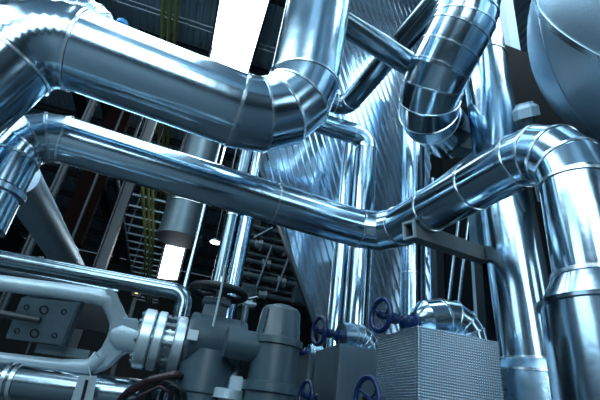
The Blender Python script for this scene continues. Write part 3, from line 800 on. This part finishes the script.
tube_thing('rain_pipe', 'thin bright upright pipe beside the wide grey duct', 'pipe', [V((D(203, 215, 8.9).x, D(203, 215, 8.9).y, 0)), zrow(D(203, 215, 8.9), 105)], .06, POLISH, seg=14)
for px, r, lb in ((228, .147, 'left one of two slim uprights behind the gearbox hand wheel'), (243.5, .16, 'right one of two slim uprights behind the gearbox hand wheel')):
    Q = D(px, 235, 7.4)
    pipe('slim_upright', lb, 'pipe', [V((Q.x, Q.y, 0)), V((Q.x, Q.y, zrow(Q, 130).z))], r * .75, m=ALU if r > .15 else DARKP, seg=28, bands=[(0, .7)], group='slim uprights behind the hand wheel')
Q = D(189, 160, 7.2)
pipe('slim_upright', 'upright pipe showing between the two big slanting pipes', 'pipe', [V((Q.x - .2, Q.y, 0)), V((Q.x - .2, Q.y, H - .1))], .11, m=DARKP, seg=28) if False else None
# lit window at the far end and lamps
t = thing('wall_lamp_panel', 'bright white lit panel standing out in the dark at left', 'lamp', D(171, 262, 11)); L = t.location
pp = [D(166, 245, 11), D(185, 247, 11), D(177, 279, 11), D(158, 277, 11)]
b = bmesh.new(); f0 = [b.verts.new(p) for p in pp]; f1 = [b.verts.new(p + Y * .12) for p in pp]
b.faces.new(f0); b.faces.new(list(reversed(f1)))
for i in range(4): b.faces.new((f0[i], f1[i], f1[(i + 1) % 4], f0[(i + 1) % 4]))
bmesh.ops.recalc_face_normals(b, faces=b.faces); link('diffuser', shift(b, L), LAMP, t, smooth=False)
b = bmesh.new(); bar(b, pp[0] + Y * .12, pp[3] + Y * .12, .1, .06); bar(b, pp[1] + Y * .12, pp[2] + Y * .12, .1, .06); bar(b, (pp[0] + pp[1]) / 2 + Y * .2, V((pp[0].x, pp[0].y + .2, H - .1)), .06, .06, up=Y); link('frame', shift(b, L), STEEL, t, smooth=False)
for (px, py, d, lb) in ((215, 243, 14, 'small oval ceiling lamp glowing between duct and slim uprights'),):
    Q = D(px, py, d); t = thing('ceiling_lamp', lb, 'lamp', Q); L = t.location
    b = bmesh.new(); lathe(b, [(0, .001), (0, .15), (.03, .17)], Q, Z, 28); link('diffuser', shift(b, L), LAMP, t)
    b = bmesh.new(); lathe(b, [(.03, .18), (.12, .12), (.14, .02), (H - Q.z - .05, .02)], Q, Z, 28); link('shade', shift(b, L), STEELL, t)
Q = D(137, 292, 6); t = thing('indicator_lamp', 'tiny yellow indicator lamp above the pale yoke', 'lamp', Q); L = t.location
b = bmesh.new(); lathe(b, [(0, .02), (.03, .032), (.05, .03)], Q, -Y, 14); link('lens', shift(b, L), YLAMP, t)
b = bmesh.new(); box(b, Q + Y * .05, (.12, .1, .12)); bar(b, Q + V((0, .06, -.06)), V((Q.x, Q.y + .06, 0)), .05, .05, up=Y); link('post', shift(b, L), STEEL, t, smooth=False)

# cable tray ladder beyond the long pipe (rungs across, running away)
q = onz(148, 215, 5.9)
t = thing('cable_tray', 'ladder cable tray with many rungs running away below the roof', 'cable tray', (onz(123, 215, 5.9).x, 8.0, 5.9)); L = t.location
xa, xb = onz(123, 215, 5.9).x, onz(166, 215, 5.9).x
for q in (xa, xb):
    b = bmesh.new(); bar(b, (q, 8, 5.9), (q, 24, 5.9), .05, .12); link('rail', shift(b, L), STEELL, t, smooth=False)
yy = 8.3
while yy < 24:
    b = bmesh.new(); bar(b, (xa, yy, 5.9), (xb, yy, 5.9), .07, .05); link('rung', shift(b, L), STEELL, t, smooth=False); yy += .75
for k, px in enumerate((143, 148, 152)):
    qx = onz(px, 215, 5.8).x
    tube_thing('tray_cable', ['left', 'middle', 'right'][k] + ' yellow green cable strung below the cable tray', 'cable',
               [(qx, 8, 5.82), (qx + .04, 14, 5.80), (qx - .05, 18, 5.82), (qx, 24, 5.82)], .04, YEL, 1.0, 4, 10, 'yellow green cables below the tray')
for i in range(4):
    yb = (10, 14, 18, 22)[i]
    b = bmesh.new(); bar(b, (xa, yb, 5.95), (xa, yb, H - .1), .05, .05, up=Y); link('hanger', shift(b, L), STEEL, t, smooth=False); b = bmesh.new(); bar(b, (xb, yb, 5.95), (xb, yb, H - .1), .05, .05, up=Y); link('hanger', shift(b, L), STEEL, t, smooth=False)
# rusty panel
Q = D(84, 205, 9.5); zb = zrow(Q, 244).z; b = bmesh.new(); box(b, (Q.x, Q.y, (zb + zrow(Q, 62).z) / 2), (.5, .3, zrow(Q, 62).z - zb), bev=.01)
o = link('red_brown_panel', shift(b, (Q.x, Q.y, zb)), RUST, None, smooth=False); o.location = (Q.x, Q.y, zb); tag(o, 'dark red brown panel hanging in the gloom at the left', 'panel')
# thin uprights in the dark
for px, py, dd, r, lb in ((45, 215, 7.2, .05, 'thick upright conduit behind the blue lit duct'), (34, 228, 8.0, .035, 'thin upright conduit behind the blue lit duct'),
                          (72, 240, 9.0, .04, 'upright conduit standing left of the column in the gloom')):
    Q = D(px, py, dd); tube_thing('upright_conduit', lb, 'conduit', [V((Q.x, Q.y, 0)), zrow(Q, 60)], r, STEEL, seg=12)
# pipe rack in the dark behind the actuator
YR = D(275, 262, 10.9).y
RACK = ((224, .05), (233, .035), (241, .09), (252, .04), (259, .055), (268, .03), (274, .08), (284, .04), (291, .06))
for i, px in enumerate((250, 274, 298)):
    Q = ony(px, 262, YR); b = bmesh.new(); ibeam(b, (Q.x, Q.y, 0), (Q.x, Q.y, H - .1), .16, .16, .02, up=Y)
    o = link('rack_post', shift(b, (Q.x, Q.y, 0)), STEEL, None, smooth=False); o.location = (Q.x, Q.y, 0)
    tag(o, ['left', 'middle', 'right'][i] + ' post of the dark pipe rack', 'post', 'rack posts')
    for py, r in RACK:
        c = along(ony(243, py, YR - .08 - r), X, px=px); c.x = Q.x
        b = bmesh.new(); box(b, (c.x, YR - .08 - r, c.z - r - .02), (.06, 2 * r + .02, .04)); link('arm', shift(b, o.location), STEEL, o, smooth=False)
for i, (py, r) in enumerate(RACK):
    a = ony(243, py, YR - .08 - r); e = along(a, X, px=318)
    tube_thing('rack_pipe', ['first', 'second', 'third and thickest', 'fourth', 'fifth', 'sixth', 'seventh and second thickest', 'eighth', 'ninth'][i] + ' pipe from the top of the dark rack behind the actuator', 'pipe',
               [a, e], r, STEELL, seg=14, group='dark pipe rack')
for i, (px, w, h, z0) in enumerate(((262, .35, .5, 300), (287, .28, .4, 294))):
    Q = ony(px, z0, YR - .5); Q.x = ony((251, 298)[i], 262, YR).x; t = thing('junction_cabinet', ['left', 'right'][i] + ' small dim cabinet on the pipe rack posts', 'cabinet', Q, 'cabinets on the pipe rack'); L = t.location
    b = bmesh.new(); box(b, Q, (w, .25, h), bev=.01); link('body', shift(b, L), STEELL, t, smooth=False)
    b = bmesh.new(); box(b, Q + V((0, -.13, 0)), (w * .86, .02, h * .86), bev=.004); d_ = link('door', shift(b, L), GREY, t, smooth=False)
    b = bmesh.new(); box(b, Q + V((w * .3, -.15, 0)), (.02, .03, .08)); link('handle', shift(b, L), BAND, d_, smooth=False)
    b = bmesh.new(); bar(b, Q + V((0, .12, 0)), Q + V((0, .45, 0)), .08, .08); link('bracket', shift(b, L), STEEL, t, smooth=False)
for k, (u, w) in enumerate((((252, 300), (272, 246)), ((276, 292), (297, 236)), ((254, 238), (273, 228)))):
    a, e = ony(*u, YR - .30), ony(*w, YR - .30)
    tube_thing('diagonal_brace', ['lower left', 'right hand', 'short upper'][k] + ' diagonal brace across the dark pipe rack', 'brace', [a, e], .035, STEELL, seg=10, group='braces of the pipe rack')
for k, (px, n, lb) in enumerate(((258, 2, 'bright pipe coupling at the left of the thickest rack pipe'), (288, 2, 'bright pipe coupling at the right of the thickest rack pipe'),
                                 (266, 4, 'bright pipe coupling on the fifth rack pipe'), (281, 6, 'bright pipe coupling at the left of the seventh rack pipe'),
                                 (304, 6, 'bright pipe coupling at the right of the seventh rack pipe'), (262, 8, 'bright pipe coupling on the lowest rack pipe'))):
    py, r = RACK[n]; c = along(ony(243, py, YR - .08 - r), X, px=px)
    t = thing('pipe_coupling', lb, 'coupling', c, 'couplings on the rack pipes')
    b = bmesh.new(); lathe(b, [(-.10, r + .005), (-.10, r + .05), (-.06, r + .05), (-.06, r + .02), (.06, r + .02), (.06, r + .05), (.10, r + .05), (.10, r + .005)], c, X, 18, cap=False); link('sleeve', shift(b, c), FLNG, t)
    b = bmesh.new(); lathe(b, [(0, .02), (r + .10, .02)], c, -Y, 10); lathe(b, [(r + .10, .05), (r + .13, .05)], c, -Y, 12); link('cap_screw', shift(b, c), FLNG, t)
Q = D(247, 303, 4.6); t = thing('small_valve', 'little bright fitting glinting behind the black hand wheel', 'valve', Q); L = t.location
b = bmesh.new(); lathe(b, [(-.08, .02), (-.04, .02), (-.04, .04), (-.02, .04), (-.02, .03), (.03, .03), (.03, .04), (.05, .04), (.05, .02), (.1, .02)], Q, X, 20); link('body', shift(b, L), FLNG, t)
b = bmesh.new(); bar(b, Q + V((0, 0, .05)), Q + V((.10, 0, .09)), .02, .01); link('lever', shift(b, L), FLNG, t, smooth=False)
b = bmesh.new(); tubes(b, [Q - Z * .03, V((Q.x, Q.y, 0))], .035, 14); link('pipe_leg', shift(b, L), STEELL, t)
# blue knob on top of the biggest pipe
Q = D(122, 24, 3.75); t = thing('vent_valve', 'small bright blue knob on top of the largest pipe', 'valve', Q); L = t.location
b = bmesh.new(); lathe(b, [(-.02, .02), (-.015, .05), (.02, .05), (.03, .02)], Q, Z, 18); link('knob', shift(b, L), BLUE, t)
b = bmesh.new(); tubes(b, [Q - Z * .16, Q], .012, 10); link('stem', shift(b, L), STEELL, t)
# ------------------------------------------------------------------ world and view
w = bpy.data.worlds.new('world'); SC.world = w; w.use_nodes = True
w.node_tree.nodes['Background'].inputs[0].default_value = (.5, .75, 1, 1)
w.node_tree.nodes['Background'].inputs[1].default_value = .3
SC.view_settings.view_transform = 'Standard'; SC.view_settings.look = 'None'
SC.view_settings.exposure = .3; SC.view_settings.gamma = 1
try: SC.view_settings.use_curve_mapping = False
except Exception: pass
SC.cycles.use_denoising = True
SC.cycles.max_bounces = 8; SC.cycles.glossy_bounces = 6
SC.cycles.sample_clamp_indirect = 6
